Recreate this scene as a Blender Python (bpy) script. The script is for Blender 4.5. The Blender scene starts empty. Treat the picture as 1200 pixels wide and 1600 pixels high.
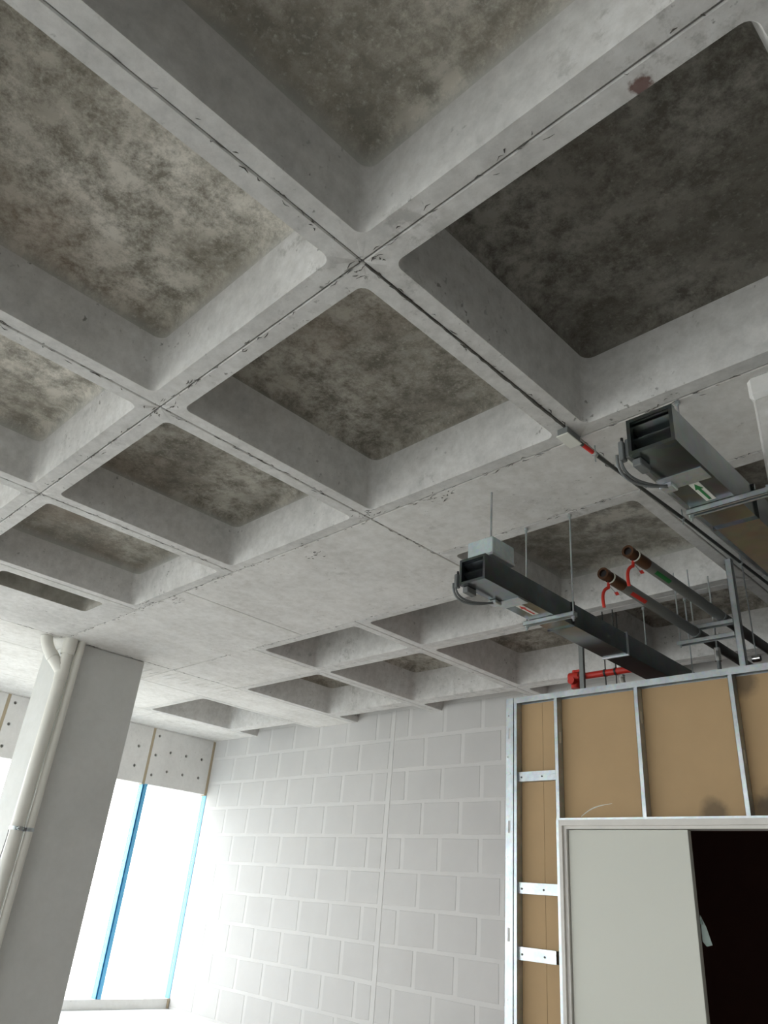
import bpy, bmesh, math, random
from mathutils import Vector, Matrix, geometry

rnd = random.Random(7)
scene = bpy.context.scene
col = scene.collection

# ---------------------------------------------------------------- camera, sky, exposure
S = 2.25                 # the grid unit of the place (height of soffit above eye level), metres
H = 0.709 * S            # eye height above the floor
def U(x, y, z):
    return Vector((x * S, y * S, z * S + H))

cam_d = bpy.data.cameras.new('camera')
cam = bpy.data.objects.new('camera', cam_d)
col.objects.link(cam)
scene.camera = cam
yaw, pit, rol = -0.824583874, 0.48573399, 0.0934311661
fwd = Vector((math.sin(yaw) * math.cos(pit), math.cos(yaw) * math.cos(pit), math.sin(pit)))
rgt = Vector((math.cos(yaw), -math.sin(yaw), 0))
upv = rgt.cross(fwd)
r2 = rgt * math.cos(rol) + upv * math.sin(rol)
u2 = upv * math.cos(rol) - rgt * math.sin(rol)
M3 = Matrix((r2, u2, -fwd)).transposed()
cam.matrix_world = Matrix.Translation((0, 0, H)) @ M3.to_4x4()
cam_d.sensor_fit = 'AUTO'
cam_d.sensor_width = 36.0
cam_d.lens = 36.0 * 1161.535 / 1600.0
cam_d.clip_start = 0.05

SKY = 5.0
world = bpy.data.worlds.new('world')
scene.world = world
world.use_nodes = True
bg = world.node_tree.nodes['Background']
bg.inputs['Color'].default_value = (1.0, 0.985, 0.985, 1)
bg.inputs['Strength'].default_value = SKY

vs = scene.view_settings
vs.view_transform = 'Standard'
vs.look = 'None'
vs.exposure = 0.6
vs.gamma = 1.0
vs.use_curve_mapping = False
scene.cycles.diffuse_bounces = 6
scene.cycles.max_bounces = 12
scene.cycles.use_denoising = True

def portal(name, loc, sx, sy, direction):
    d = bpy.data.lights.new(name, 'AREA')
    d.shape = 'RECTANGLE'; d.size = sx; d.size_y = sy
    d.cycles.is_portal = True
    o = bpy.data.objects.new(name, d); col.objects.link(o)
    o.location = loc
    o.rotation_euler = Vector(direction).to_track_quat('-Z', 'Y').to_euler()

XW, YB, YR, XR = -5.08, 3.184, -3.6, 1.9     # window wall, back wall, rear facade, right wall
ZF, ZS, ZL = -0.709, -0.654, 0.615             # floor, sill top, spandrel bottom
XE = 0.4               # the rear facade is glazed up to here, solid beyond
portal('daylight_portal', U((XW + XE) / 2, YR - 0.06, (ZS + ZL) / 2), (XE - XW) * S, (ZL - ZS) * S, (0, 1, 0))
portal('daylight_portal', U(XW - 0.06, (YB + YR) / 2, (ZS + ZL) / 2), (YB - YR) * S, (ZL - ZS) * S, (1, 0, 0))

# ---------------------------------------------------------------- materials
MATS = {}
def new_mat(name):
    m = bpy.data.materials.new(name); m.use_nodes = True
    nt = m.node_tree
    b = nt.nodes['Principled BSDF']
    MATS[name] = m
    return m, nt, b

def srgb(r, g, b):
    f = lambda c: (c / 255 / 12.92) if c / 255 <= 0.04045 else ((c / 255 + 0.055) / 1.055) ** 2.4
    return (f(r), f(g), f(b), 1)

def pos(nt):
    g = nt.nodes.new('ShaderNodeNewGeometry')
    return g.outputs['Position']

def noise(nt, vec, scale, detail=4, rough=0.6, stretch=None):
    if stretch:
        mp = nt.nodes.new('ShaderNodeMapping'); mp.inputs['Scale'].default_value = stretch
        nt.links.new(vec, mp.inputs['Vector']); vec = mp.outputs['Vector']
    n = nt.nodes.new('ShaderNodeTexNoise')
    n.inputs['Scale'].default_value = scale
    n.inputs['Detail'].default_value = detail
    n.inputs['Roughness'].default_value = rough
    nt.links.new(vec, n.inputs['Vector'])
    return n.outputs['Fac']

def ramp(nt, fac, stops):
    r = nt.nodes.new('ShaderNodeValToRGB')
    els = r.color_ramp.elements
    while len(els) < len(stops): els.new(0.5)
    for e, (p, c) in zip(els, stops):
        e.position = p
        e.color = c if len(c) == 4 else (*c, 1)
    nt.links.new(fac, r.inputs['Fac'])
    return r.outputs['Color']

def g3(v): return (v, v, v, 1)

def mix(nt, fac, a, b, mode='MIX'):
    m = nt.nodes.new('ShaderNodeMix'); m.data_type = 'RGBA'; m.blend_type = mode
    for i, v in ((6, a), (7, b)):
        if isinstance(v, tuple): m.inputs[i].default_value = v
        else: nt.links.new(v, m.inputs[i])
    if isinstance(fac, (int, float)): m.inputs[0].default_value = fac
    else: nt.links.new(fac, m.inputs[0])
    return m.outputs[2]

def bump(nt, b, height, strength=0.2, dist=0.01):
    n = nt.nodes.new('ShaderNodeBump')
    n.inputs['Strength'].default_value = strength
    n.inputs['Distance'].default_value = dist
    nt.links.new(height, n.inputs['Height'])
    nt.links.new(n.outputs['Normal'], b.inputs['Normal'])

def simple(name, color, rough=0.6, metal=0.0, var=0.0, vscale=8):
    m, nt, b = new_mat(name)
    if var:
        n = noise(nt, pos(nt), vscale, 4)
        c = ramp(nt, n, [(0.3, tuple(c * (1 - var) for c in color[:3])), (0.7, tuple(min(1, c * (1 + var)) for c in color[:3]))])
        nt.links.new(c, b.inputs['Base Color'])
    else:
        b.inputs['Base Color'].default_value = color
    b.inputs['Roughness'].default_value = rough
    b.inputs['Metallic'].default_value = metal
    return m

def concrete(name, lo, hi, pits=0.6, rust=False, streak=None, grain=0.35):
    m, nt, b = new_mat(name)
    p = pos(nt)
    n1 = noise(nt, p, 1.7, 5, 0.62)
    c = ramp(nt, n1, [(0.3, lo), (0.7, hi)])
    n2 = noise(nt, p, 14, 6, 0.7)
    c = mix(nt, grain, c, ramp(nt, n2, [(0.3, g3(0.35)), (0.65, g3(0.75))]), 'OVERLAY')
    if pits:
        n3 = noise(nt, p, 26, 3, 0.55)
        n4 = noise(nt, p, 2.3, 3, 0.6)
        mul = nt.nodes.new('ShaderNodeMath'); mul.operation = 'MULTIPLY'
        nt.links.new(ramp(nt, n3, [(0.64, g3(0)), (0.71, g3(1))]), mul.inputs[0])
        nt.links.new(ramp(nt, n4, [(0.48, g3(0)), (0.62, g3(1))]), mul.inputs[1])
        m2 = nt.nodes.new('ShaderNodeMath'); m2.operation = 'MULTIPLY'; m2.inputs[1].default_value = pits
        nt.links.new(mul.outputs[0], m2.inputs[0])
        c = mix(nt, m2.outputs[0], c, (0.11, 0.105, 0.09, 1))
    if pits:
        n6 = noise(nt, p, 9, 6, 0.7); n7 = noise(nt, p, 1.1, 3, 0.6)
        mu = nt.nodes.new('ShaderNodeMath'); mu.operation = 'MULTIPLY'
        nt.links.new(ramp(nt, n6, [(0.55, g3(0)), (0.66, g3(0.6))]), mu.inputs[0])
        nt.links.new(ramp(nt, n7, [(0.50, g3(0)), (0.62, g3(pits))]), mu.inputs[1])
        c = mix(nt, mu.outputs[0], c, (0.17, 0.16, 0.14, 1))
    if streak:
        n5 = noise(nt, p, 5, 4, 0.6, stretch=streak)
        c = mix(nt, 0.25, c, ramp(nt, n5, [(0.35, g3(0.38)), (0.6, g3(0.62))]), 'OVERLAY')
    if rust:
        v = nt.nodes.new('ShaderNodeVectorMath'); v.operation = 'DISTANCE'
        nt.links.new(p, v.inputs[0]); v.inputs[1].default_value = U(-0.245, 0.622, 1.0)
        ad = nt.nodes.new('ShaderNodeMath'); ad.operation = 'MULTIPLY_ADD'; ad.inputs[1].default_value = -0.05; 
        nt.links.new(noise(nt, p, 40, 3), ad.inputs[0]); nt.links.new(v.outputs['Value'], ad.inputs[2])
        c = mix(nt, ramp(nt, ad.outputs[0], [(0.0, g3(0.85)), (0.014, g3(0))]), c, (0.10, 0.03, 0.02, 1))
    nt.links.new(c, b.inputs['Base Color'])
    b.inputs['Roughness'].default_value = 0.85
    bump(nt, b, n2, 0.25, 0.006)
    return m

concrete('soffit_concrete', (0.44, 0.432, 0.418), (0.57, 0.558, 0.54), 0.75, rust=True)
concrete('band_concrete', (0.52, 0.505, 0.48), (0.63, 0.615, 0.59), 0.45, streak=(1, 0.35, 1))
concrete('column_concrete', (0.52, 0.522, 0.50), (0.58, 0.58, 0.56), 0.0, grain=0.08)
concrete('panel_concrete', (0.60, 0.59, 0.57), (0.70, 0.69, 0.67), 0.2, grain=0.18)
concrete('floor_concrete', (0.72, 0.715, 0.70), (0.82, 0.815, 0.80), 0.15)

def coffer_top_mat():
    m, nt, b = new_mat('stained_concrete')
    p = pos(nt)
    n1 = noise(nt, p, 1.1, 4, 0.65)
    n2 = noise(nt, p, 6.5, 10, 0.80)
    n3 = noise(nt, p, 38, 5, 0.65)
    n4 = noise(nt, p, 0.9, 3, 0.55)
    base = ramp(nt, n1, [(0.33, (0.245, 0.226, 0.196)), (0.5, (0.42, 0.40, 0.358)), (0.66, (0.58, 0.56, 0.515))])
    base = mix(nt, ramp(nt, n2, [(0.40, g3(0.9)), (0.58, g3(0.0))]), base, (0.135, 0.122, 0.098, 1))
    base = mix(nt, ramp(nt, n3, [(0.56, g3(0.0)), (0.74, g3(0.5))]), base, (0.60, 0.575, 0.52, 1))
    base = mix(nt, ramp(nt, n4, [(0.56, g3(0)), (0.74, g3(0.4))]), base, (0.22, 0.155, 0.11, 1))
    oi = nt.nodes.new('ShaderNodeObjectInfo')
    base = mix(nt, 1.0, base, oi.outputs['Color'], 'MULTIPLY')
    # the dirt ends raggedly where the pan curves down into its sides
    tc = nt.nodes.new('ShaderNodeTexCoord'); sx = nt.nodes.new('ShaderNodeSeparateXYZ')
    nt.links.new(tc.outputs['Object'], sx.inputs[0])
    ma = nt.nodes.new('ShaderNodeMath'); ma.operation = 'MULTIPLY_ADD'; ma.inputs[1].default_value = 0.10
    nt.links.new(n2, ma.inputs[0]); nt.links.new(sx.outputs['Z'], ma.inputs[2])
    mr = nt.nodes.new('ShaderNodeMapRange')
    nt.links.new(ma.outputs[0], mr.inputs['Value'])
    mr.inputs['From Min'].default_value = COFD - FIL + 0.025; mr.inputs['From Max'].default_value = COFD + 0.05
    c = mix(nt, mr.outputs['Result'], (0.44, 0.44, 0.415, 1), base)
    nt.links.new(c, b.inputs['Base Color'])
    b.inputs['Roughness'].default_value = 0.9
    bump(nt, b, n2, 0.3, 0.008)
COFD, FIL = 0.15 * S, 0.065
coffer_top_mat()

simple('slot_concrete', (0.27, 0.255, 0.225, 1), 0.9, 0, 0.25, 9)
simple('hole_grey', (0.2, 0.195, 0.18, 1), 0.9)
simple('joint_dark', (0.085, 0.08, 0.07, 1), 0.9, 0, 0.3, 40)
simple('slab_dark', (0.12, 0.12, 0.11, 1), 0.9)
simple('mortar', (0.585, 0.575, 0.56, 1), 0.9, 0, 0.03, 3)
simple('block', (0.53, 0.52, 0.508, 1), 0.9, 0, 0.03, 2.2)
simple('tan_board', srgb(173, 145, 108), 0.85, 0, 0.06, 2.0)
def spots(name, where, colr, r):
    m = MATS[name]; nt = m.node_tree; b = nt.nodes['Principled BSDF']
    c = b.inputs['Base Color'].links[0].from_socket; p = pos(nt); nz = noise(nt, p, 9, 4)
    for w in where:
        v = nt.nodes.new('ShaderNodeVectorMath'); v.operation = 'DISTANCE'; nt.links.new(p, v.inputs[0]); v.inputs[1].default_value = w
        ad = nt.nodes.new('ShaderNodeMath'); ad.operation = 'MULTIPLY_ADD'; ad.inputs[1].default_value = -r; nt.links.new(nz, ad.inputs[0]); nt.links.new(v.outputs['Value'], ad.inputs[2])
        c = mix(nt, ramp(nt, ad.outputs[0], [(0.0, g3(0.6)), (r * 0.6, g3(0))]), c, colr)
    nt.links.new(c, b.inputs['Base Color'])
spots('tan_board', [U(-0.85, 2.027, 0.278), U(-0.72, 2.027, 0.285), U(-0.73, 2.027, 0.60), U(-0.70, 2.027, 0.30)], (0.05, 0.04, 0.03, 1), 0.09)
simple('tan_strip', srgb(168, 154, 130), 0.8)
simple('door_paint', srgb(196, 196, 186), 0.55)
simple('frame_paint', srgb(208, 204, 198), 0.6, 0, 0.04, 6)
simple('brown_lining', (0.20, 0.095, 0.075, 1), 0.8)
simple('white_pvc', srgb(214, 212, 204), 0.45)
simple('blue_film', srgb(96, 172, 214), 0.5)
simple('plain_wall', (0.22, 0.215, 0.21, 1), 0.9)
simple('brass', srgb(92, 64, 46), 0.4, 0.7)
simple('red_paint', srgb(190, 45, 32), 0.45)
simple('pipe_grey', srgb(120, 123, 122), 0.5, 0.2)
simple('conduit_dark', srgb(72, 74, 72), 0.5, 0.2)
simple('pipe_black', srgb(44, 46, 46), 0.6)
simple('black', (0.012, 0.012, 0.014, 1), 0.6)
simple('cable_grey', srgb(105, 108, 108), 0.5)
simple('label_white', srgb(214, 214, 206), 0.6)
simple('label_green', srgb(10, 110, 52), 0.6)
simple('label_red', srgb(190, 40, 34), 0.6)
simple('pale_plastic', srgb(128, 145, 138), 0.4)
simple('chrome', (0.85, 0.86, 0.87, 1), 0.18, 1.0)
simple('outside_ground', (0.55, 0.55, 0.52, 1), 0.9)
simple('lining_board', srgb(120, 98, 72), 0.8)

def galv(name, a, bb, rough, metal=0.85, scale=9):
    m, nt, b = new_mat(name)
    p = pos(nt)
    v = nt.nodes.new('ShaderNodeTexVoronoi'); v.inputs['Scale'].default_value = scale * 6
    nt.links.new(p, v.inputs['Vector'])
    n = noise(nt, p, scale, 4)
    c = ramp(nt, n, [(0.3, a), (0.7, bb)])
    c = mix(nt, 0.12, c, v.outputs['Color'], 'SOFT_LIGHT')
    nt.links.new(c, b.inputs['Base Color'])
    b.inputs['Metallic'].default_value = metal
    b.inputs['Roughness'].default_value = rough
galv('galvanised', (0.40, 0.44, 0.455), (0.55, 0.585, 0.60), 0.40)
galv('duct_metal', (0.13, 0.148, 0.148), (0.21, 0.23, 0.23), 0.22, 0.92, 4)
galv('box_metal', (0.42, 0.50, 0.51), (0.52, 0.60, 0.61), 0.55, 0.35)

def glass_mat():
    m, nt, b = new_mat('window_glass')
    out = nt.nodes['Material Output']
    t = nt.nodes.new('ShaderNodeBsdfTransparent'); t.inputs['Color'].default_value = (0.95, 0.97, 0.97, 1)
    g = nt.nodes.new('ShaderNodeBsdfGlossy'); g.inputs['Roughness'].default_value = 0.02
    mx = nt.nodes.new('ShaderNodeMixShader'); mx.inputs[0].default_value = 0.06
    nt.links.new(t.outputs[0], mx.inputs[1]); nt.links.new(g.outputs[0], mx.inputs[2])
    nt.links.new(mx.outputs[0], out.inputs['Surface'])
glass_mat()

# ---------------------------------------------------------------- helpers
ORG = {}     # object -> world origin its mesh is built around

def tag(o, label=None, cat=None, group=None, kind=None):
    if label: o['label'] = label
    if cat: o['category'] = cat
    if group: o['group'] = group
    if kind: o['kind'] = kind
    return o

def thing(name, loc, label=None, cat=None, group=None, kind=None):
    o = bpy.data.objects.new(name, None)
    o.empty_display_size = 0.1
    col.objects.link(o)
    o.location = loc
    ORG[o] = Vector(loc)
    return tag(o, label, cat, group, kind)

def link_obj(name, me, mat, parent=None, loc=None):
    o = bpy.data.objects.new(name, me)
    col.objects.link(o)
    if mat and not me.materials: me.materials.append(MATS[mat])
    if parent is not None:
        o.parent = parent
        if loc is not None:
            o.location = Vector(loc) - ORG[parent]; ORG[o] = Vector(loc)
        else:
            ORG[o] = ORG[parent].copy()
    else:
        if loc is not None: o.location = loc
        ORG[o] = Vector(loc) if loc is not None else Vector((0, 0, 0))
    return o

class MB:
    """collects shapes in world metres; build() links them as one mesh object"""
    def __init__(s): s.v = []; s.f = []; s.sm = []
    def add(s, vs, fs, smooth=False):
        n = len(s.v); s.v += [Vector(v) for v in vs]
        s.f += [tuple(i + n for i in f) for f in fs]; s.sm += [smooth] * len(fs)
        return s
    def box(s, a, b):
        x0, y0, z0 = (min(a[i], b[i]) for i in range(3)); x1, y1, z1 = (max(a[i], b[i]) for i in range(3))
        return s.add([(x0, y0, z0), (x1, y0, z0), (x1, y1, z0), (x0, y1, z0), (x0, y0, z1), (x1, y0, z1), (x1, y1, z1), (x0, y1, z1)],
                     [(0, 3, 2, 1), (4, 5, 6, 7), (0, 1, 5, 4), (1, 2, 6, 5), (2, 3, 7, 6), (3, 0, 4, 7)])
    def bbox(s, a, b, c=0.003):
        """box with chamfered edges"""
        bm = bmesh.new()
        bmesh.ops.create_cube(bm, size=1)
        lo = Vector([min(a[i], b[i]) for i in range(3)]); hi = Vector([max(a[i], b[i]) for i in range(3)])
        for v in bm.verts: v.co = Vector([lo[i] + (v.co[i] + 0.5) * (hi[i] - lo[i]) for i in range(3)])
        bmesh.ops.bevel(bm, geom=list(bm.edges), offset=c, segments=1, affect='EDGES')
        bm.verts.index_update()
        s.add([v.co.copy() for v in bm.verts], [tuple(v.index for v in f.verts) for f in bm.faces])
        bm.free(); return s
    def ubox(s, a, b): return s.box(U(*a), U(*b))
    def ubbox(s, a, b, c=0.003): return s.bbox(U(*a), U(*b), c)
    def tube(s, pts, r, n=12, caps=True, smooth=True):
        pts = [Vector(p) for p in pts]
        rr = r if isinstance(r, (list, tuple)) else [r] * len(pts)
        t0 = (pts[1] - pts[0]).normalized()
        ref = Vector((0, 0, 1)) if abs(t0.z) < 0.9 else Vector((1, 0, 0))
        u = t0.cross(ref).normalized()
        vs = []
        for i, p in enumerate(pts):
            if i == 0: t = pts[1] - p
            elif i == len(pts) - 1: t = p - pts[-2]
            else: t = (pts[i + 1] - p).normalized() + (p - pts[i - 1]).normalized()
            t.normalize()
            u = (u - t * u.dot(t)).normalized(); w = t.cross(u)
            for k in range(n):
                a = 2 * math.pi * k / n
                vs.append(p + (u * math.cos(a) + w * math.sin(a)) * rr[i])
        fs = []
        for i in range(len(pts) - 1):
            for k in range(n):
                k2 = (k + 1) % n
                fs.append((i * n + k, i * n + k2, (i + 1) * n + k2, (i + 1) * n + k))
        s.add(vs, fs, smooth)
        if caps:
            m = len(s.v) - len(vs)
            s.f.append(tuple(m + k for k in range(n - 1, -1, -1))); s.sm.append(False)
            s.f.append(tuple(m + (len(pts) - 1) * n + k for k in range(n))); s.sm.append(False)
        return s
    def ring(s, p, d, r0, r1, L, n=16):
        """hollow cylinder from p along d"""
        d = Vector(d).normalized(); p = Vector(p)
        ref = Vector((0, 0, 1)) if abs(d.z) < 0.9 else Vector((1, 0, 0))
        u = d.cross(ref).normalized(); w = d.cross(u)
        vs = []
        for (q, r) in ((0, r0), (0, r1), (L, r1), (L, r0)):
            for k in range(n):
                a = 2 * math.pi * k / n
                vs.append(p + d * q + (u * math.cos(a) + w * math.sin(a)) * r)
        fs = []
        for i in range(4):
            j = (i + 1) % 4
            for k in range(n):
                k2 = (k + 1) % n
                fs.append((i * n + k, i * n + k2, j * n + k2, j * n + k))
        return s.add(vs, fs, True)
    def poly(s, pts, thick):
        """flat polygon prism; thick is a vector"""
        n = len(pts); t = Vector(thick)
        vs = [Vector(p) for p in pts] + [Vector(p) + t for p in pts]
        fs = [tuple(range(n)), tuple(range(2 * n - 1, n - 1, -1))]
        for k in range(n):
            k2 = (k + 1) % n
            fs.append((k, k + n, k2 + n, k2))
        return s.add(vs, fs)
    def mesh(s, name, org=Vector((0, 0, 0))):
        me = bpy.data.meshes.new(name)
        me.from_pydata([tuple(v - org) for v in s.v], [], s.f)
        for p, q in zip(me.polygons, s.sm): p.use_smooth = q
        bm = bmesh.new(); bm.from_mesh(me)
        bmesh.ops.recalc_face_normals(bm, faces=bm.faces)
        bm.to_mesh(me); bm.free()
        if any(s.sm): me.set_sharp_from_angle(angle=math.radians(42))
        me.update()
        return me
    def build(s, name, mat, parent=None, loc=None):
        org = ORG[parent] if parent is not None and loc is None else (Vector(loc) if loc is not None else Vector((0, 0, 0)))
        return link_obj(name, s.mesh(name, org), mat, parent, loc)

def bez(p0, p1, p2, p3, n=10):
    P = [Vector(p) for p in (p0, p1, p2, p3)]
    out = []
    for i in range(n + 1):
        t = i / n; a = 1 - t
        out.append(P[0] * a**3 + P[1] * 3 * a * a * t + P[2] * 3 * a * t * t + P[3] * t**3)
    return out

# ---------------------------------------------------------------- structure: floor, ground
o = MB().ubox((XW - 0.1, YR - 0.1, ZF - 0.1), (XR + 0.1, YB + 0.12, ZF)).build('floor', 'floor_concrete', loc=U(0, 0, ZF))
tag(o, 'pale bare concrete floor', None, kind='structure')
o = MB().box((-90, -90, -8.2), (90, 90, -8.0)).build('ground', 'outside_ground', loc=(0, 0, -8))
tag(o, 'pale ground outside below the windows', None, kind='structure')

# ---------------------------------------------------------------- ceiling: waffle slab
ceiling = MB().ubox((XW - 0.1, YR - 0.1, 1.24), (XR + 0.1, YB + 0.12, 1.36)).build('ceiling', 'slab_dark', loc=U(0, 0, 1.24))
tag(ceiling, 'bare concrete waffle slab ceiling with deep square coffers and flat bands', None, kind='structure')

def rrect(x0, x1, y0, y1, r, z, seg=5):
    pts = []
    for cx, cy, a0 in ((x1 - r, y1 - r, 0), (x0 + r, y1 - r, 90), (x0 + r, y0 + r, 180), (x1 - r, y0 + r, 270)):
        for k in range(seg + 1):
            a = math.radians(a0 + 90 * k / seg)
            pts.append(Vector((cx + r * math.cos(a), cy + r * math.sin(a), z)))
    return pts

COF = {}
GAP = 0.0026
def coffer(x0, x1, y0, y1, ox0=0.041, ox1=0.041, oy0=0.041, oy1=0.041, depth=0.15, taper=0.022, tone=0.9, slot=False):
    """one pan of the waffle slab: soffit ring, sloping sides and top; cell edges in grid units"""
    key = tuple(round(k, 4) for k in (x1 - x0, y1 - y0, ox0, ox1, oy0, oy1, depth, taper, float(slot)))
    if key not in COF:
        w, d = (x1 - x0) * S / 2, (y1 - y0) * S / 2
        D, T = depth * S, taper * S; F = min(FIL, D * 0.45)
        a0, a1, b0, b1 = -w + ox0 * S, w - ox1 * S, -d + oy0 * S, d - oy1 * S
        R = min(0.045, (a1 - a0) * 0.2, (b1 - b0) * 0.2)
        rings = [rrect(-w + GAP, w - GAP, -d + GAP, d - GAP, 0.006, 0.03),
                 rrect(-w + GAP, w - GAP, -d + GAP, d - GAP, 0.006, 0.005),
                 rrect(-w + GAP + 0.005, w - GAP - 0.005, -d + GAP + 0.005, d - GAP - 0.005, 0.006, 0.0),
                 rrect(a0 - 0.004, a1 + 0.004, b0 - 0.004, b1 + 0.004, R, 0.0),
                 rrect(a0, a1, b0, b1, R, 0.008)]
        top = D - F
        for q in (0.3, 0.6, 1.0):
            i = T * q
            rings.append(rrect(a0 + i, a1 - i, b0 + i, b1 - i, R * (1 + 0.2 * q), 0.008 + (top - 0.008) * q))
        n = len(rings[0])
        vs = [v for r in rings for v in r]
        fs = []
        for i in range(len(rings) - 1):
            for k in range(n):
                k2 = (k + 1) % n
                fs.append((i * n + k, i * n + k2, (i + 1) * n + k2, (i + 1) * n + k))
        m = MB().add(vs, fs, True)
        me = m.mesh('coffer')
        # normals must look down / inwards
        me.flip_normals() if sum(p.normal.z for p in me.polygons) > 0 else None
        me.set_sharp_from_angle(angle=math.radians(38))
        # top: fillet and cap
        t2 = [rrect(a0 + T, a1 - T, b0 + T, b1 - T, R * 1.2, top)]
        for a in (22, 45, 68, 90):
            a = math.radians(a); i = T + F * (1 - math.cos(a))
            t2.append(rrect(a0 + i, a1 - i, b0 + i, b1 - i, max(R * 1.2 - 0.03 * (1 - math.cos(a)), 0.02), top + F * math.sin(a)))
        vs = [v for r in t2 for v in r]; fs = []
        for i in range(len(t2) - 1):
            for k in range(n):
                k2 = (k + 1) % n
                fs.append((i * n + k, i * n + k2, (i + 1) * n + k2, (i + 1) * n + k))
        fs.append(tuple(len(vs) - n + k for k in range(n)))
        mt = MB().add(vs, fs, True)
        me2 = mt.mesh('coffer_top')
        me.materials.append(MATS['soffit_concrete']); me2.materials.append(MATS['stained_concrete'])
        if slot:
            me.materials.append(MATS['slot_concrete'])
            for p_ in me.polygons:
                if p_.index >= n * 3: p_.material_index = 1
        COF[key] = (me, me2)
    me, me2 = COF[key]
    c = U((x0 + x1) / 2, (y0 + y1) / 2, 1.0)
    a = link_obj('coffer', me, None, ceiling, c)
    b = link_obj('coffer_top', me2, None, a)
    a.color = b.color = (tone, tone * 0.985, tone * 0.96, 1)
    return a

def panel(x0, x1, y0, y1, mat='band_concrete'):
    """flat cast strip of the slab between form joints"""
    p0 = U(x0, y0, 1.0); p1 = U(x1, y1, 1.0)
    p0 += Vector((GAP, GAP, 0)); p1 += Vector((-GAP, -GAP, 0.045))
    return MB().bbox(p0, p1, 0.005).build('soffit_panel', mat, ceiling, (p0 + p1) / 2)

PX = 0.697
Zs_ = lambda x, y: U(x, y, 1.0) + Vector((0, 0, 0.002))
xl = [-0.757 - PX * k for k in range(-2, 5)]        # .637 -.06 -.757 -1.454 -2.151 -2.848 -3.545
XC = -3.9
yr = [-3.59, -2.895, -2.20, -1.50, -0.802, -0.105, 0.592, 1.295]
for j in range(len(yr) - 1):
    for i in range(len(xl) - 1):
        if j == 6 and i == 5: continue
        dep = {(1, 6): 0.185, (2, 6): 0.172, (3, 6): 0.16, (2, 5): 0.155}.get((i, j), 0.15)
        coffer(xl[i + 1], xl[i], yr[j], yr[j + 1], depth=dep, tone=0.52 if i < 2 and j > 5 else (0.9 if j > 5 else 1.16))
    if j < 5:
        coffer(-4.597, XC, yr[j], yr[j + 1])
    panel(xl[0], XR, yr[j], yr[j + 1])
# cell with the narrow slot beside the left column
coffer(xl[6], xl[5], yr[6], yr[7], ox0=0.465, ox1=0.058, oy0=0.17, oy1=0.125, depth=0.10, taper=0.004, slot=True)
# flat band across, with its form joints
panel(-0.06, XR, 1.295, 1.59); panel(xl[2], -0.06, 1.295, 1.59); panel(xl[3], xl[2], 1.295, 1.59)
panel(-2.48, xl[3], 1.295, 1.885); panel(xl[6], -2.48, 1.295, 1.885)
panel(xl[6], xl[5], 1.885, 2.287)
# column strip towards the windows
for a, b in ((YR, -0.9), (-0.9, 0.592), (0.592, 1.885), (1.885, 3.184)):
    panel(XC, xl[6], a, b)
panel(-4.597, XC, -0.105, 1.1); panel(-4.597, XC, 1.1, 1.87); panel(-4.597, XC, 1.87, 2.287)
for a, b in ((YR, -0.2), (-0.2, 1.2), (1.2, 2.4), (2.4, 3.184)):
    panel(XW, -4.597, a, b)
# far rows
for i in range(3):
    coffer(xl[i + 1], xl[i], 1.59, 2.287)
for i in (3, 4):
    coffer(xl[i + 1], xl[i], 1.885, 2.287, depth=0.185)
for i in range(6):
    coffer(xl[i + 1], xl[i], 2.287, 2.984, depth=0.175)
    coffer(xl[i + 1], xl[i], 2.984, 3.27)
coffer(-4.597, XC, 2.287, 2.984, depth=0.2); coffer(-4.597, XC, 2.984, 3.27)
panel(xl[0], XR, 1.59, 2.984); panel(xl[0], XR, 2.984, 3.184)
# honeycombed open joint along the rib that carries the conduit
m = MB()
pts = []
for k in range(41):
    y = 0.60 + (1.235 - 0.60) * k / 40
    pts.append(U(-0.7575 + rnd.uniform(-.0012, .0012), y, 1.0) + Vector((0, 0, 0.002)))
m.tube(pts, [0.003 + 0.005 * rnd.random() + 0.006 * (k / 40) ** 2 for k in range(41)], 6)
m.build('open_joint', 'joint_dark', ceiling)

# raised trowel ridges on the strip beside the column
for k in range(13):
    y = 1.76 + k * 0.052 + rnd.uniform(-.01, .01); xa = -3.83 + rnd.uniform(0, .10) + 0.01 * k * 0.5; L = rnd.uniform(.09, .17)
    p = [Zs_(xa + L * t, y + 0.012 * t) for t in (0, .25, .5, .75, 1)]
    MB().tube(p, [.002, .007, .009, .006, .002], 6).build('trowel_ridge', 'band_concrete', ceiling)
# ragged mortar fins left along the form joints
m = MB()
def fins(p, q, n, spread, rmax):
    p, q = Vector(p), Vector(q); d = (q - p).normalized(); side = Vector((-d.y, d.x, 0))
    for k in range(n):
        t = rnd.random(); L = rnd.uniform(0.008, 0.05)
        a = p.lerp(q, t) + side * rnd.gauss(0, spread); r = rnd.uniform(0.0012, rmax)
        b = a + d * L + side * rnd.uniform(-.012, .012); c = (a + b) / 2 + side * rnd.uniform(-.008, .008)
        m.tube([a, c, b], [r * .4, r, r * .3], 4, caps=False, smooth=False)
Zs = lambda x, y: U(x, y, 1.0) - Vector((0, 0, 0.0005))
fins(Zs(xl[6], 1.295), Zs(-0.4, 1.295), 150, 0.014, 0.0032)
fins(Zs(xl[6], 0.592), Zs(-0.06, 0.592), 110, 0.014, 0.0035)
fins(Zs(xl[2], -0.1), Zs(xl[2], 1.59), 70, 0.012, 0.004)
fins(Zs(xl[3], -0.1), Zs(xl[3], 1.6), 80, 0.012, 0.0035)
fins(Zs(xl[4], 0.3), Zs(xl[4], 1.29), 40, 0.012, 0.003)
fins(Zs(xl[6], 1.885), Zs(xl[3], 1.885), 50, 0.010, 0.003)
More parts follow.
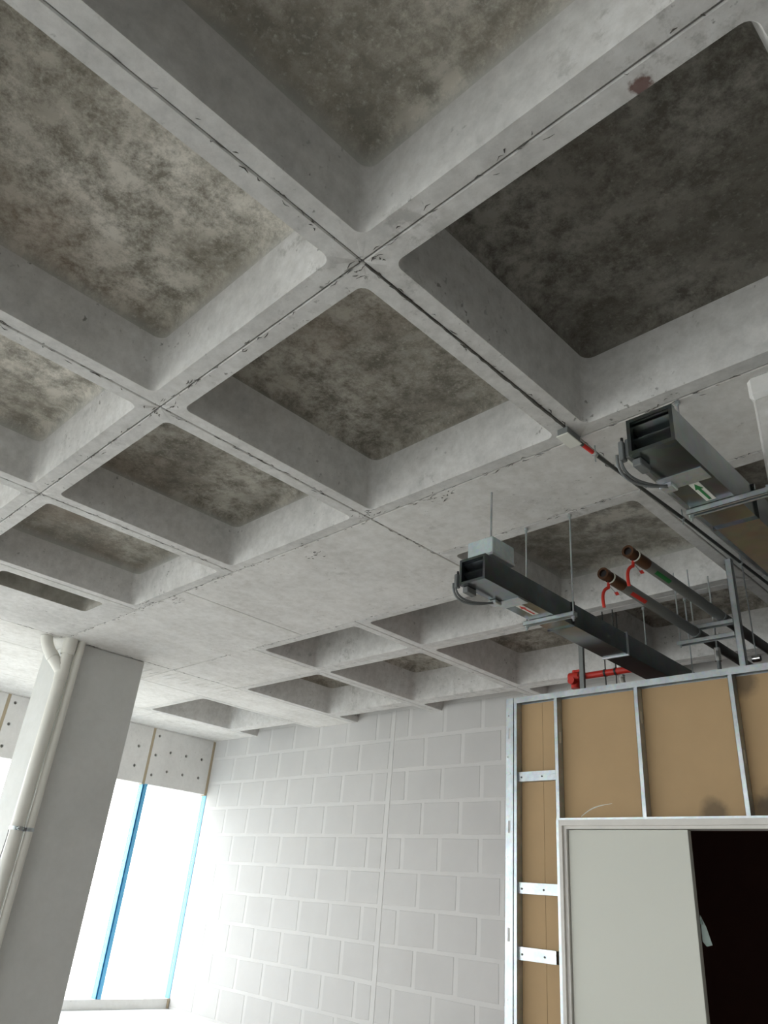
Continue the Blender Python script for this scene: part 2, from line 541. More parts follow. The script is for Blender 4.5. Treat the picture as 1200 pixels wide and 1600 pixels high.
fins(Zs(xl[3], 1.59), Zs(-0.2, 1.59), 50, 0.010, 0.003)
fins(Zs(xl[6], 0.9), Zs(xl[6], 2.3), 40, 0.010, 0.003)
for cx, cy in ((-1.454, 1.27), (-1.80, 1.36), (-1.2, 1.33), (-2.6, 1.33), (-2.75, 1.27), (-0.757, 0.6), (-1.454, 0.6)):
    fins(Zs(cx - .04, cy), Zs(cx + .04, cy), 12, 0.03, 0.004)
o = m.build('mortar_fins', 'joint_dark', ceiling)
o['kind'] = 'stuff'

# ---------------------------------------------------------------- back wall of large blocks
wall_back = MB().box(U(XW - 0.1, YB, ZF) + Vector((0, 0.003, 0)), U(XR + 0.1, YB + 0.09, 1.235)).build('wall_back', 'mortar', loc=U(-2.5, YB, ZF))
tag(wall_back, 'white wall of large flush jointed blocks', None, kind='structure')
TAPE = -3.187
zl = [-0.004 + 0.1745 * k for k in range(-4, 7)]
zl[0] = ZF + 0.006
BL = {}
def block(x0, x1, z0, z1):
    g = 0.0130
    w, h = (x1 - x0 - 2 * g) * S, (z1 - z0 - 1.6 * g) * S
    if w < 0.04: return
    var = rnd.randrange(4)
    key = (round(w, 3), round(h, 3), var)
    if key not in BL:
        rr = random.Random(hash(key) % 9999)
        j = lambda: rr.uniform(-0.006, 0.006)
        hw, hh = w / 2, h / 2
        c = [(-hw + j(), -hh + j()), (hw + j(), -hh + j()), (hw + j(), hh + j()), (-hw + j(), hh + j())]
        e = 0.003
        vs = [(x, 0.003, z) for x, z in c] + [(x - math.copysign(e, x), 0.0, z - math.copysign(e, z)) for x, z in c]
        fs = [(4, 5, 6, 7)] + [(k, (k + 1) % 4, 4 + (k + 1) % 4, 4 + k) for k in range(4)]
        BL[key] = MB().add(vs, fs).mesh('block')
        # front must face the room
    link_obj('block', BL[key], 'block', wall_back, U((x0 + x1) / 2, YB, (z0 + z1) / 2))
for c in range(len(zl) - 1):
    z0, z1 = zl[c], zl[c + 1]
    odd = (c % 2 == 0)
    # left of the taped joint
    e = [TAPE - 0.008]
    x = TAPE - (0.2665 if odd else 0.133)
    while x > XW + 0.03: e.append(x); x -= 0.2665
    e.append(XW)
    for a, b in zip(e[1:], e[:-1]): block(a, b, z0, z1)
    e = [TAPE + 0.008]
    x = TAPE + (0.27 if odd else 0.137)
    while x < -1.5: e.append(x); x += 0.2675
    for a, b in zip(e[:-1], e[1:]): block(a, b, z0, z1)
MB().box(U(TAPE - 0.016, YB, ZF) - Vector((0, 0.001, 0)), U(TAPE + 0.016, YB, 1.04) + Vector((0, 0.004, 0))).build('joint_tape', 'mortar', wall_back)

# ---------------------------------------------------------------- window wall: spandrel panels, sill, glazing
def facade(name, org, axis, along0, along1, label):
    """axis 'x': wall in the plane x = XW; axis 'y': wall in the plane y = YR"""
    wall = thing(name, org, label, None, kind='structure')
    def P(a, out, z):
        return U(XW - out, a, z) if axis == 'x' else U(a, YR - out, z)
    n = max(1, round((along1 - along0) / 0.515))
    step = (along1 - along0) / n
    js = [along1 - step * k for k in range(n + 1)]
    # cast panels with cone holes
    for k in range(n):
        a0, a1 = js[k + 1] + 0.0105, js[k] - (0.021 if k == 0 else 0.0105)
        z0, z1 = ZL, 0.993
        holes = [(0.046, .948), (0.046, .815), (0.046, .68), (0.16, .851), (0.29, .851), (0.425, .851), (0.16, .719), (0.29, .72), (0.425, .72)]
        outer = [Vector((a0, z0, 0)), Vector((a1, z0, 0)), Vector((a1, z1, 0)), Vector((a0, z1, 0))]
        loops = [outer]; r = 0.0105
        for ha, hz in holes:
            c = (js[k + 1] + ha, hz)
            if c[0] + r > a1: continue
            loops.append([Vector((c[0] + r * math.cos(t * math.pi / 4), c[1] + r * math.sin(t * math.pi / 4), 0)) for t in range(8)])
        flat = [v for l in loops for v in l]
        tris = geometry.tessellate_polygon(loops)
        m = MB()
        m.add([P(v.x, 0, v.y) for v in flat], [tuple(t) for t in tris])
        i0 = 4
        for l in loops[1:]:
            ids = list(range(8))
            m.add([P(v.x, 0, v.y) for v in l] + [P(v.x, 0.012, v.y) for v in l],
                  [(q, (q + 1) % 8, 8 + (q + 1) % 8, 8 + q) for q in ids])
        # sides, underside and back
        m.add([P(a0, 0, z0), P(a1, 0, z0), P(a1, 0, z1), P(a0, 0, z1), P(a0, .09, z0), P(a1, .09, z0), P(a1, .09, z1), P(a0, .09, z1)],
              [(0, 4, 5, 1), (1, 5, 6, 2), (2, 6, 7, 3), (3, 7, 4, 0), (4, 7, 6, 5)])
        pn = m.build('concrete_panel', 'panel_concrete', wall)
        h = MB()
        for l in loops[1:]:
            h.add([P(v.x, 0.0119, v.y) for v in l], [tuple(range(8))])
            h.add([P(v.x, 0.0125, v.y) for v in l], [tuple(range(8))])
        h.build('cone_hole', 'hole_grey', pn)
    for a in js:
        a = min(max(a, along0 + 0.0105), along1 - 0.0105)
        MB().box(P(a - 0.0098, 0.0015, ZL - 0.006), P(a + 0.0098, 0.05, 0.995)).build('joint_filler', 'tan_strip', wall)
    # kerb under the glass
    MB().bbox(P(along0, -0.004, ZF), P(along1, 0.09, ZS), 0.004).build('window_kerb', 'panel_concrete', wall)
    MB().box(P(along0, 0.0, 0.995), P(along1, 0.09, 1.3)).build('edge_beam', 'panel_concrete', wall)
    return wall, js, P

wnum = [0]
def glazing(js, P):
    for k in range(len(js) - 1):
        a1, a0 = js[k], js[k + 1]
        wnum[0] += 1
        c = (P(a0, 0.03, ZS) + P(a1, 0.03, ZS)) / 2
        w = thing('window_%d' % wnum[0], c, 'tall bright window pane with sky blue frame under the concrete spandrel', None, 'facade windows', kind='structure')
        f = 0.011
        MB().box(P(a0 + 0.010, 0.0, ZS), P(a0 + 0.035, 0.052, ZL)).build('window_mullion', 'blue_film', w)
        MB().box(P(a0, 0.02, ZS), P(a0 + 0.010, 0.052, ZL)).build('window_jamb', 'blue_film', w)
        MB().box(P(a1 - f * 0.25, 0.0, ZS), P(a1, 0.055, ZL)).build('window_jamb', 'blue_film', w)
        MB().box(P(a0 + 0.035, 0.026, ZS), P(a1 - f * 0.5, 0.030, ZL)).build('pane', 'window_glass', w)

wl, js, P = facade('wall_left', U(XW, (YB + YR) / 2, ZF), 'x', YR, YB, 'window wall with drilled concrete spandrel panels above tall bright openings')
glazing(js, P)
wr, js2, P2 = facade('wall_rear', U((XW + XE) / 2, YR, ZF), 'y', XW, XE, 'second window wall behind the viewer')
glazing(js2, P2)
MB().ubox((XE, YR - 0.1, ZF), (XR + 0.1, YR, 1.24)).build('solid_bay', 'plain_wall', wr)
o = MB().ubox((XR, YR - 0.1, ZF), (XR + 0.1, YB + 0.1, 1.24)).build('wall_right', 'plain_wall', loc=U(XR, 0, ZF))  # out-of-view wall, coloured darker to cut bounce light on the duct sides
tag(o, 'plain grey wall on the right, out of view', None, kind='structure')
MB().ubbox((XW - 0.0, YB - 0.016, ZS - 0.052), (XW + 0.012, YB - 0.002, ZS + 0.002)).build('corner_shim', 'tan_strip', wl)

# ---------------------------------------------------------------- columns
c1 = thing('concrete_column', U(-3.745, 1.53, ZF), 'square grey concrete column with white drain pipes on its corner', 'column')
MB().bbox(U(-3.94, 1.352, ZF), U(-3.547, 1.72, 1.0), 0.012).build('shaft', 'column_concrete', c1)
c2 = thing('concrete_column', U(-0.19, 1.48, ZF), 'concrete column at the right picture edge beside the near duct', 'column')
MB().bbox(U(-0.379, 1.313, ZF), U(0.0, 1.66, 0.945), 0.012).build('shaft', 'band_concrete', c2)
MB().bbox(U(-0.384, 1.308, 0.945), U(0.005, 1.665, 1.0), 0.02).build('plaster_collar', 'panel_concrete', c2)

# ---------------------------------------------------------------- drain pipes on the left column
dp = thing('drain_pipe', U(-3.53, 1.318, ZF), 'thick white drain pipe with a forked top on the column corner', 'pipe')
px, py, pr = -3.533, 1.319, 0.0275 * S
MB().tube([U(px, py, ZF), U(px, py, 0.87)], pr, 20).build('pipe', 'white_pvc', dp)
m = MB(); m.tube([U(px, py, 0.86), U(px, py, 0.94)], pr * 0.93, 20); m.tube([U(px, py, 0.925), U(px, py, 1.0)], pr * 1.14, 20)
m.build('straight_branch', 'white_pvc', dp)
br = bez(U(px, py, 0.835), U(px - 0.02, py - 0.03, 0.89), U(px - 0.055, py - 0.085, 0.93), U(px - 0.06, py - 0.095, 1.0), 12)
MB().tube(br, pr, 20).build('side_branch', 'white_pvc', dp)
MB().tube([U(px, py, 0.80), U(px, py, 0.845)], pr * 1.09, 20).build('collar', 'white_pvc', dp)
MB().tube([br[6] - (br[7] - br[5]).normalized() * 0.03, br[6] + (br[7] - br[5]).normalized() * 0.03], pr * 1.08, 20).build('collar', 'white_pvc', dp)
MB().tube([U(px, py, -0.005), U(px, py, 0.04)], pr * 1.1, 20).build('collar', 'white_pvc', dp)
m = MB(); m.ring(U(px, py, 0.155), (0, 0, 1), pr * 1.0, pr * 1.14, 0.034)
m.box(U(px + 0.026, py - 0.008, 0.156), U(px + 0.046, py + 0.008, 0.168)); m.box(U(px - 0.01, py + 0.02, 0.156), U(px + 0.01, py + 0.034, 0.168))
cl = m.build('pipe_clamp', 'galvanised', dp)
MB().tube([U(px + 0.04, py - 0.014, 0.162), U(px + 0.04, py + 0.014, 0.162)], 0.008, 8).build('bolt', 'galvanised', cl)
cd = thing('cord', U(px, py - 0.032, 0.0), 'short dark cord hanging from the pipe clamp', 'cord')
MB().tube(bez(U(px + 0.005, py - 0.0325, 0.155), U(px + 0.01, py - 0.033, 0.11), U(px, py - 0.0325, 0.07), U(px - 0.004, py - 0.0325, 0.04), 8), 0.004, 6).build('strand', 'cable_grey', cd)
MB().tube([U(px - 0.004, py - 0.0325, 0.04), U(px - 0.006, py - 0.0325, 0.022)], [0.009, 0.004], 8).build('knot', 'cable_grey', cd)
tp = thing('slim_pipe', U(-3.527, 1.368, ZF), 'slim pale pipe running down beside the thick drain pipe', 'pipe')
MB().tube([U(-3.528, 1.3705, ZF), U(-3.528, 1.3705, 0.965), U(-3.528, 1.3705, 0.985), U(-3.528, 1.3705, 1.0)], 0.0175 * S, 16).build('pipe', 'white_pvc', tp)
MB().ring(U(-3.528, 1.3705, 0.155), (0, 0, 1), 0.0175 * S, 0.0198 * S, 0.034).build('pipe_clamp', 'galvanised', tp)

# ---------------------------------------------------------------- stud partition
YP = 2.0
part = thing('stud_partition', U(-0.9, YP, ZF), 'unfinished metal stud partition backed with tan boards', 'partition')
YBd = YP + 0.0267
TOPZ = 0.636
def web(m, xa, xb, ya, yb, z0, z1, slots, t=0.0015):
    """thin web plate (constant x or constant y) with slotted holes; given in grid units"""
    alongx = abs(xb - xa) > abs(yb - ya)
    zs = [z0]
    for sz in slots: zs += [sz - 0.017, sz + 0.017]
    zs.append(z1)
    def rect(f0, f1, za, zb):
        if alongx:
            p, q = U(xa + (xb - xa) * f0, ya, za), U(xa + (xb - xa) * f1, ya, zb); q = q + Vector((0, t, 0))
        else:
            p, q = U(xa, ya + (yb - ya) * f0, za), U(xa, ya + (yb - ya) * f1, zb); p = p - Vector((t, 0, 0))
        m.box(p, q)
    for i in range(0, len(zs), 2):
        rect(0, 1, zs[i], zs[i + 1])
    for sz in slots:
        rect(0, 0.36, sz - 0.017, sz + 0.017); rect(0.64, 1, sz - 0.017, sz + 0.017)
def stud(x, z0, z1, slots, w=0.012):
    m = MB()
    m.box(U(x, YP, z0), U(x + w, YP, z1) + Vector((0, 0.0015, 0)))
    m.box(U(x, YBd, z0) - Vector((0, 0.002, 0)), U(x + w, YBd, z1) - Vector((0, 0.0005, 0)))
    web(m, x + w, x + w, YP, YBd - 0.0002, z0, z1, slots)
    m.box(U(x, YP, z0), U(x, YP + 0.004, z1) + Vector((0.0015, 0, 0)))
    o = m.build('stud', 'galvanised', part)
    for sz in slots:  # pale plate added to imitate light seen through each slot
        MB().box(U(x + w, YP + 0.0085, sz - 0.0165) - Vector((0.004, 0, 0)), U(x + w, YP + 0.0180, sz + 0.0165) + Vector((0.0006, 0, 0))).build('lit_slot_plate', 'label_white', o)
    return o
HD = 0.268
stud(-1.454, ZF, TOPZ - 0.004, [])
stud(-1.302, HD, TOPZ - 0.004, [0.5])
stud(-1.032, HD, TOPZ - 0.004, [0.535])
stud(-0.761, HD, TOPZ - 0.004, [0.41])
stud(-0.49, HD, TOPZ - 0.004, [0.45])
stud(-0.22, ZF, TOPZ - 0.004, [0.45]); stud(0.05, ZF, TOPZ - 0.004, [0.45]); stud(0.32, ZF, TOPZ - 0.004, [0.45])
# end stud turned flat to the room
m = MB(); web(m, -1.483, -1.4545, YP - 0.002, YP - 0.002, ZF, TOPZ, [-0.39, -0.042, 0.245, 0.524])
m.box(U(-1.483, YP - 0.002, ZF), U(-1.483, YP + 0.012, TOPZ) + Vector((0.0015, 0, 0)))
m.box(U(-1.4545, YP - 0.002, ZF) - Vector((0.0015, 0, 0)), U(-1.4545, YP + 0.012, TOPZ))
end = m.build('end_stud', 'galvanised', part)
for z in (-0.55, -0.31, -0.2, 0.1, 0.16, 0.4, 0.45, 0.58):
    x = -1.47 + rnd.uniform(-.006, .006)
    MB().tube([U(x, YP - 0.002, z), U(x, YP - 0.002, z) - Vector((0, 0.003, 0))], 0.006, 8).build('screw', 'chrome', end)
# tracks
m = MB()
m.box(U(-1.4545, YP, TOPZ - 0.0175) - Vector((0, 0.002, 0)), U(0.37, YP, TOPZ))
m.box(U(-1.483, YP, TOPZ) - Vector((0, 0.002, 0)), U(0.37, YBd, TOPZ) + Vector((0, 0, 0.002)))
m.box(U(-1.483, YBd, TOPZ - 0.0175) - Vector((0, 0.004, 0)), U(0.37, YBd, TOPZ) - Vector((0, 0.002, 0)))
m.build('top_track', 'galvanised', part)
m = MB(); m.box(U(-1.302, YP, HD - 0.006) - Vector((0, 0.002, 0)), U(-0.52, YBd, HD) )
m.build('header_track', 'galvanised', part)
m = MB(); m.box(U(-1.483, YP, ZF) - Vector((0, 0.002, 0)), U(-1.30, YBd, ZF) + Vector((0, 0, 0.03)))
m.build('floor_track', 'galvanised', part)
# door stud beside the frame, smeared with plaster
m = MB(); m.box(U(-1.3035, YP, ZF), U(-1.2925, YP, HD - 0.006) + Vector((0, 0.0015, 0))); m.box(U(-1.293, YP, ZF), U(-1.2925, YBd, HD - 0.006))
m.build('stud', 'galvanised', part)
m = MB(); m.box(U(-0.52, YP, ZF), U(-0.508, YBd, HD - 0.006)); m.build('stud', 'galvanised', part)
# noggins between the first two studs
for z0, z1, xe in ((0.377, 0.404, -1.302), (0.066, 0.094, -1.300), (-0.101, -0.070, -1.318), (-0.42, -0.392, -1.302)):
    m = MB()
    yv = YP + 0.008
    m.box(U(-1.442, yv, z0), U(xe, yv, z1) + Vector((0, 0.0015, 0)))
    m.box(U(-1.442, yv, z1), U(xe, YBd, z1) + Vector((0, 0, 0.0015)))
    m.box(U(-1.442, yv, z0), U(xe, YBd, z0) - Vector((0, 0, 0.0015)))
    m.box(U(-1.44, yv, (z0 + z1) / 2 + 0.004) - Vector((0, 0.004, 0)), U(xe, yv, (z0 + z1) / 2 + 0.006))
    ng = m.build('noggin', 'galvanised', part)
    for x in (-1.43, -1.355):
        MB().tube([U(x, yv, (z0 + z1) / 2 - 0.002), U(x, yv, (z0 + z1) / 2 - 0.002) - Vector((0, 0.004, 0))], 0.006, 8).build('screw', 'slab_dark', ng)
# boards on the far face
for x0, x1, z0, z1 in ((-1.483, -1.3625, ZF, 0.63), (-1.3615, -1.29, ZF, 0.63), (-1.29, -0.7565, HD - 0.02, 0.63), (-0.7555, -0.22, HD - 0.02, 0.63), (-0.22, 0.37, ZF, 0.63), (-0.52, -0.22, ZF, HD - 0.021)):
    MB().box(U(x0, YBd, z0), U(x1, YBd, z1) + Vector((0, 0.0125, 0))).build('board', 'tan_board', part)
# chalk scratch on the board over the door
MB().tube(bez(U(-1.235, YBd, 0.275), U(-1.20, YBd, 0.30), U(-1.18, YBd, 0.303), U(-1.135, YBd, 0.308), 8), [0.001 + 0.003 * math.sin(math.pi * min(1, (k + 1) / 9)) for k in range(9)], 6).build('scratch', 'label_white', part)

# the closed room behind the partition
rm = thing('wall_inner', U(-0.9, 2.6, ZF), 'dark brown lined walls and lid of the closed room behind the partition', None, kind='structure')
MB().ubox((-1.475, YBd + 0.006, ZF), (-1.46, YB, 0.60)).build('side_lining', 'brown_lining', rm)
MB().ubox((0.37, YBd + 0.006, ZF), (0.385, YB, 0.60)).build('side_lining', 'brown_lining', rm)
MB().ubox((-1.46, YB - 0.015, ZF), (0.37, YB - 0.003, 0.60)).build('rear_lining', 'brown_lining', rm)
MB().ubox((-1.475, YBd + 0.006, 0.60), (0.385, YB, 0.612)).build('lid', 'brown_lining', rm)
MB().ubox((-1.46, YBd + 0.006, ZF), (0.37, YB - 0.015, ZF + 0.003)).build('lining_floor', 'brown_lining', rm)

# door
dr = thing('door_1', U(-0.9, YP, ZF), 'double door with one pale grey leaf closed and the other side open to a dark room', None, kind='structure')
m = MB()
m.box(U(-1.2915, YP - 0.006, ZF), U(-1.281, YP + 0.045, 0.262)); m.box(U(-1.281, YP + 0.002, ZF), U(-1.271, YP + 0.045, 0.251))
m.build('jamb', 'frame_paint', dr)
m = MB(); m.box(U(-0.53, YP - 0.006, ZF), U(-0.52, YP + 0.045, 0.262)); m.build('jamb', 'frame_paint', dr)
m = MB(); m.box(U(-1.281, YP - 0.006, 0.247), U(-0.53, YP + 0.045, 0.262)); m.box(U(-1.271, YP + 0.002, 0.239), U(-0.53, YP + 0.045, 0.247))
m.build('frame_head', 'frame_paint', dr)
lf = MB().bbox(U(-1.2695, YP + 0.010, ZF + 0.004), U(-0.9165, YP + 0.028, 0.2375), 0.002).build('door_leaf', 'door_paint', dr)
sc = thing('plastic_scrap', U(-0.918, YP + 0.035, 0.02), 'small pale plastic scrap on the edge of the grey door leaf', 'plastic scrap')
MB().poly([U(-0.916, YP + 0.031, 0.045), U(-0.905, YP + 0.034, 0.02), U(-0.895, YP + 0.036, -0.018), U(-0.908, YP + 0.034, -0.022), U(-0.9162, YP + 0.031, -0.012)], (0, 0.002, 0.0005)).build('sheet', 'pale_plastic', sc)
m = MB(); m.box(U(-0.9165, YP + 0.0285, 0.025), U(-0.912, YP + 0.031, 0.04)); m.build('fold', 'pale_plastic', sc)

# ---------------------------------------------------------------- hangers
def hanger(y, x0, x1, zb, ztop, label, rods=(0, 1)):
    t = thing('trapeze_hanger', U((x0 + x1) / 2, y, zb), label, 'hanger', 'trapeze hangers under the slab')
    hgt = 0.012
    m = MB()
    a, b = U(x0 - 0.006, y - 0.009, zb - hgt), U(x1 + 0.006, y + 0.009, zb)
    # open channel: top, two sides, lips
    m.box((a.x, a.y, b.z - 0.0025), (b.x, b.y, b.z)); m.box((a.x, a.y, a.z), (b.x, a.y + 0.0025, b.z)); m.box((a.x, b.y - 0.0025, a.z), (b.x, b.y, b.z))
    m.box((a.x, a.y, a.z), (b.x, a.y + 0.011, a.z + 0.0025)); m.box((a.x, b.y - 0.011, a.z), (b.x, b.y, a.z + 0.0025))
    m.build('strut', 'galvanised', t)
    for x, zt in [((x0, ztop), (x1, ztop))[k] for k in rods]:
        r = MB().tube([U(x, y, zb - 0.024), U(x, y, zt)], 0.0055, 8).build('rod', 'galvanised', t)
        MB().tube([U(x, y, zb - hgt - 0.006), U(x, y, zb - hgt)], 0.012, 6, smooth=False).build('nut', 'galvanised', r)
        MB().tube([U(x, y, zt) - Vector((0, 0, 0.02)), U(x, y, zt)], 0.013, 8).build('anchor', 'galvanised', r)
    return t

# ---------------------------------------------------------------- air ducts
def duct(x0, x1, z0, z1, y0, y1, seams, label, arrow, arrow_y, sgn):
    d = thing('air_duct', U((x0 + x1) / 2, y0, z0), label, 'duct')
    t = 0.004
    A, B = U(x0, y0, z0), U(x1, y1, z1)
    m = MB()
    ys = [A.y] + [s_ * S for s_ in seams] + [B.y]
    for k in range(len(ys) - 1):
        sm = MB(); q0, q1 = ys[k], ys[k + 1]
        sm.box((A.x, q0, A.z), (B.x, q1, A.z + t)); sm.box((A.x, q0, B.z - t), (B.x, q1, B.z))
        sm.box((A.x, q0, A.z + t), (A.x + t, q1, B.z - t)); sm.box((B.x - t, q0, A.z + t), (B.x, q1, B.z - t))
        sm.build('duct_section', 'duct_metal', d)
    # standing seams and mouth flange
    for q in ys[1:-1]:
        e = 0.010
        f = MB()
        f.box((A.x - e, q - .006, A.z - e), (B.x + e, q + .006, A.z)); f.box((A.x - e, q - .006, B.z), (B.x + e, q + .006, B.z + e))
        f.box((A.x - e, q - .006, A.z), (A.x, q + .006, B.z)); f.box((B.x, q - .006, A.z), (B.x + e, q + .006, B.z))
        f.build('seam_flange', 'galvanised' if abs(q - 1.98 * S) < .01 else 'duct_metal', d)
    f = MB(); e = 0.012
    f.box((A.x - .003, A.y - .006, A.z - .003), (B.x + .003, A.y + .02, A.z + e)); f.box((A.x - .003, A.y - .006, B.z - e), (B.x + .003, A.y + .02, B.z + .003))
    f.box((A.x - .003, A.y - .006, A.z + e), (A.x + e, A.y + .02, B.z - e)); f.box((B.x - e, A.y - .006, A.z + e), (B.x + .003, A.y + .02, B.z - e))
    f.build('mouth_frame', 'duct_metal', d)
    hh = (B.z - A.z)
    for k, ang in ((0.33, 35), (0.72, 35)):
        c = A.z + hh * k; dy, dz = 0.036 * math.cos(math.radians(ang)), 0.036 * math.sin(math.radians(ang))
        MB().poly([(A.x + e, A.y + .045 - dy, c + dz), (A.x + e, A.y + .045 + dy, c - dz), (A.x + e, A.y + .048 + dy, c - dz + .006), (A.x + e, A.y + .048 - dy, c + dz + .006)], (B.x - A.x - 2 * e, 0, 0)).build('damper_blade', 'duct_metal', d)
    MB().box((A.x + .006, A.y + .085, A.z + .006), (B.x - .006, A.y + .09, B.z - .006)).build('duct_shade', 'black', d)  # black sheet standing in for the shade deep in the duct
    # lever and flexible conduits on the left cheek
    br = MB(); br.bbox((A.x - .03, A.y + .02, A.z + .01), (A.x - .001, A.y + .075, A.z + hh * .62), .004)
    br.bbox((A.x - .052, A.y + .005, A.z + .0), (A.x - .03, A.y + .04, A.z + hh * .55), .004)
    br.bbox((A.x - .008, A.y + .03, A.z - .035), (A.x + .03, A.y + .11, A.z - .001), .004)
    act = br.build('damper_actuator', 'cable_grey', d)
    MB().tube([(A.x - .045, A.y + .03, A.z + hh * .5), (A.x - .045, A.y + .03, A.z + hh * .72)], .006, 8).build('lever', 'black', act)
    for k in range(2):
        o_ = k * .016
        p = bez((A.x - .045 - o_, A.y + .012, A.z + .03), (A.x - .06 - o_, A.y + .02, A.z - .075 - o_), (A.x - .03, A.y + .14, A.z - .06 - o_), (A.x + .02, A.y + .30 - o_, A.z - .012), 14)
        MB().tube(p, .0065, 8).build('flexible_conduit', 'cable_grey', act)
    MB().bbox((A.x - .018, A.y + .27, A.z - .022), (A.x + .04, A.y + .33, A.z - .001), .004).build('cable_bracket', 'galvanised', act)
    # patch and arrow sticker on the underside
    zb = A.z - .0015
    MB().box((A.x - .012, arrow_y * S - .13, zb - .002), (B.x - .01, arrow_y * S - .03, A.z - .0005)).build('cover_plate', 'galvanised', d)
    cx = (A.x + B.x) / 2 + sgn * 0.012; cy = arrow_y * S + .06
    st = MB().box((cx - .021, cy - .085, zb - .0015), (cx + .021, cy + .085, A.z - .0002)).build('sticker', 'label_white', d)
    L = [(-.006, .075), (.006, .075), (.006, -.03), (.017, -.03), (0, -.078), (-.017, -.03), (-.006, -.03)]
    MB().poly([(cx + x, cy + y, zb - .0016) for x, y in L], (0, 0, -.001)).build('arrow', arrow, st)
    return d

duct(-1.108, -1.031, 0.713, 0.777, 1.302, 3.1, [1.69, 1.98, 2.5], 'far galvanised air duct with a red arrow sticker and a grey box on top', 'label_red', 1.50, 0.4)
hanger(1.604, -1.123, -0.978, 0.713, 1.0, 'trapeze hanger carrying the far duct near its open mouth')
duct(-0.516, -0.433, 0.735, 0.806, 1.052, 3.1, [1.40, 1.95], 'near galvanised air duct with a green arrow sticker beside the right column', 'label_green', 1.215, 0.5)
nh = hanger(1.301, -0.522, -0.383, 0.735, 1.0, 'trapeze hanger carrying the near duct by the right column', rods=(0,))
MB().box(U(-0.377, 1.292, 0.727), U(-0.372, 1.3125, 0.739)).build('anchor_plate', 'galvanised', nh)
hanger(2.335, -1.145, -0.995, 0.713, 1.0, 'trapeze hanger with two rods further along the far duct')

bx = thing('control_box', U(-1.075, 1.40, 0.79), 'grey green metal box hung above the far duct mouth', 'box')
MB().bbox(U(-1.115, 1.335, 0.797), U(-1.035, 1.425, 0.842), 0.004).build('case', 'box_metal', bx)
MB().bbox(U(-1.117, 1.333, 0.790), U(-1.033, 1.427, 0.7975), 0.003).build('cover', 'galvanised', bx)
MB().tube([U(-1.076, 1.38, 0.842), U(-1.076, 1.38, 1.0)], 0.006, 8).build('rod', 'galvanised', bx)

# ---------------------------------------------------------------- pipes with valves and their bracket
def vpipe(x, y0, y1, z, r, label, mark):
    t = thing('water_pipe', U(x, y0, z), label, 'pipe')
    MB().tube([U(x, y0 + 0.09, z), U(x, y1, z)], r, 18).build('pipe', 'pipe_grey', t)
    v = MB(); v.tube([U(x, y0 + 0.03, z), U(x, y0 + 0.09, z)], [r * 1.04, r * 1.04], 16); v.tube([U(x, y0 + 0.012, z), U(x, y0 + 0.034, z)], r * 0.8, 16)
    v.ring(U(x, y0 - 0.004, z), (0, 1, 0), r * 0.68, r * 1.05, 0.04)
    vv = v.build('valve_body', 'brass', t)
    MB().tube([U(x, y0 + 0.004, z), U(x, y0 + 0.006, z)], r * 0.69, 16).build('bore', 'black', vv)
    MB().ring(U(x, y0 + 0.027, z), (0, 1, 0), r * 1.0, r * 1.12, 0.008).build('seal', 'label_white', vv)
    h = MB(); c = U(x - 0.004, y0 + 0.03, z - r / S * 0.9)
    h.tube([c, c - Vector((0.004, 0, 0.035))], 0.009, 8)
    a = c - Vector((0, 0, 0.03))
    h.tube(bez(a, a + Vector((-0.02, -0.03, -0.015)), a + Vector((-0.025, -0.045, -0.05)), a + Vector((-0.018, -0.035, -0.13)), 8), 0.0095, 8)
    h.build('lever', 'red_paint', vv)
    MB().poly([(c.x + .014, c.y + .03, c.z - .052), (c.x + .028, c.y + .045, c.z - .046), (c.x + .036, c.y + .05, c.z - .064), (c.x + .02, c.y + .04, c.z - .07)], (0, .003, 0)).build('tag', 'red_paint', vv)
    MB().tube([(c.x + .002, c.y + .004, c.z - .02), (c.x + .02, c.y + .038, c.z - .055)], .002, 6).build('tag_wire', 'pipe_grey', vv)
    # flow label wrapped on the underside of the pipe
    n = 7; vs = []; fs = []
    for i, yy in enumerate((y0 + 0.125, y0 + 0.205)):
        for k in range(n):
            a_ = math.radians(-78 + k * 7)
            p = U(x, yy, z) + Vector((math.cos(a_), 0, math.sin(a_))) * (r + 0.0012)
            vs.append(p)
    for k in range(n - 1): fs.append((k, k + 1, n + k + 1, n + k))
    MB().add(vs, fs, True).build('flow_label', mark, t)
    return t
vpipe(-0.883, 1.60, 2.9, 0.797, 0.034, 'lower grey water pipe with brass valve, red lever and red label', 'label_red')
vpipe(-0.802, 1.582, 2.9, 0.831, 0.034, 'upper grey water pipe with brass valve, red lever and green label', 'label_green')

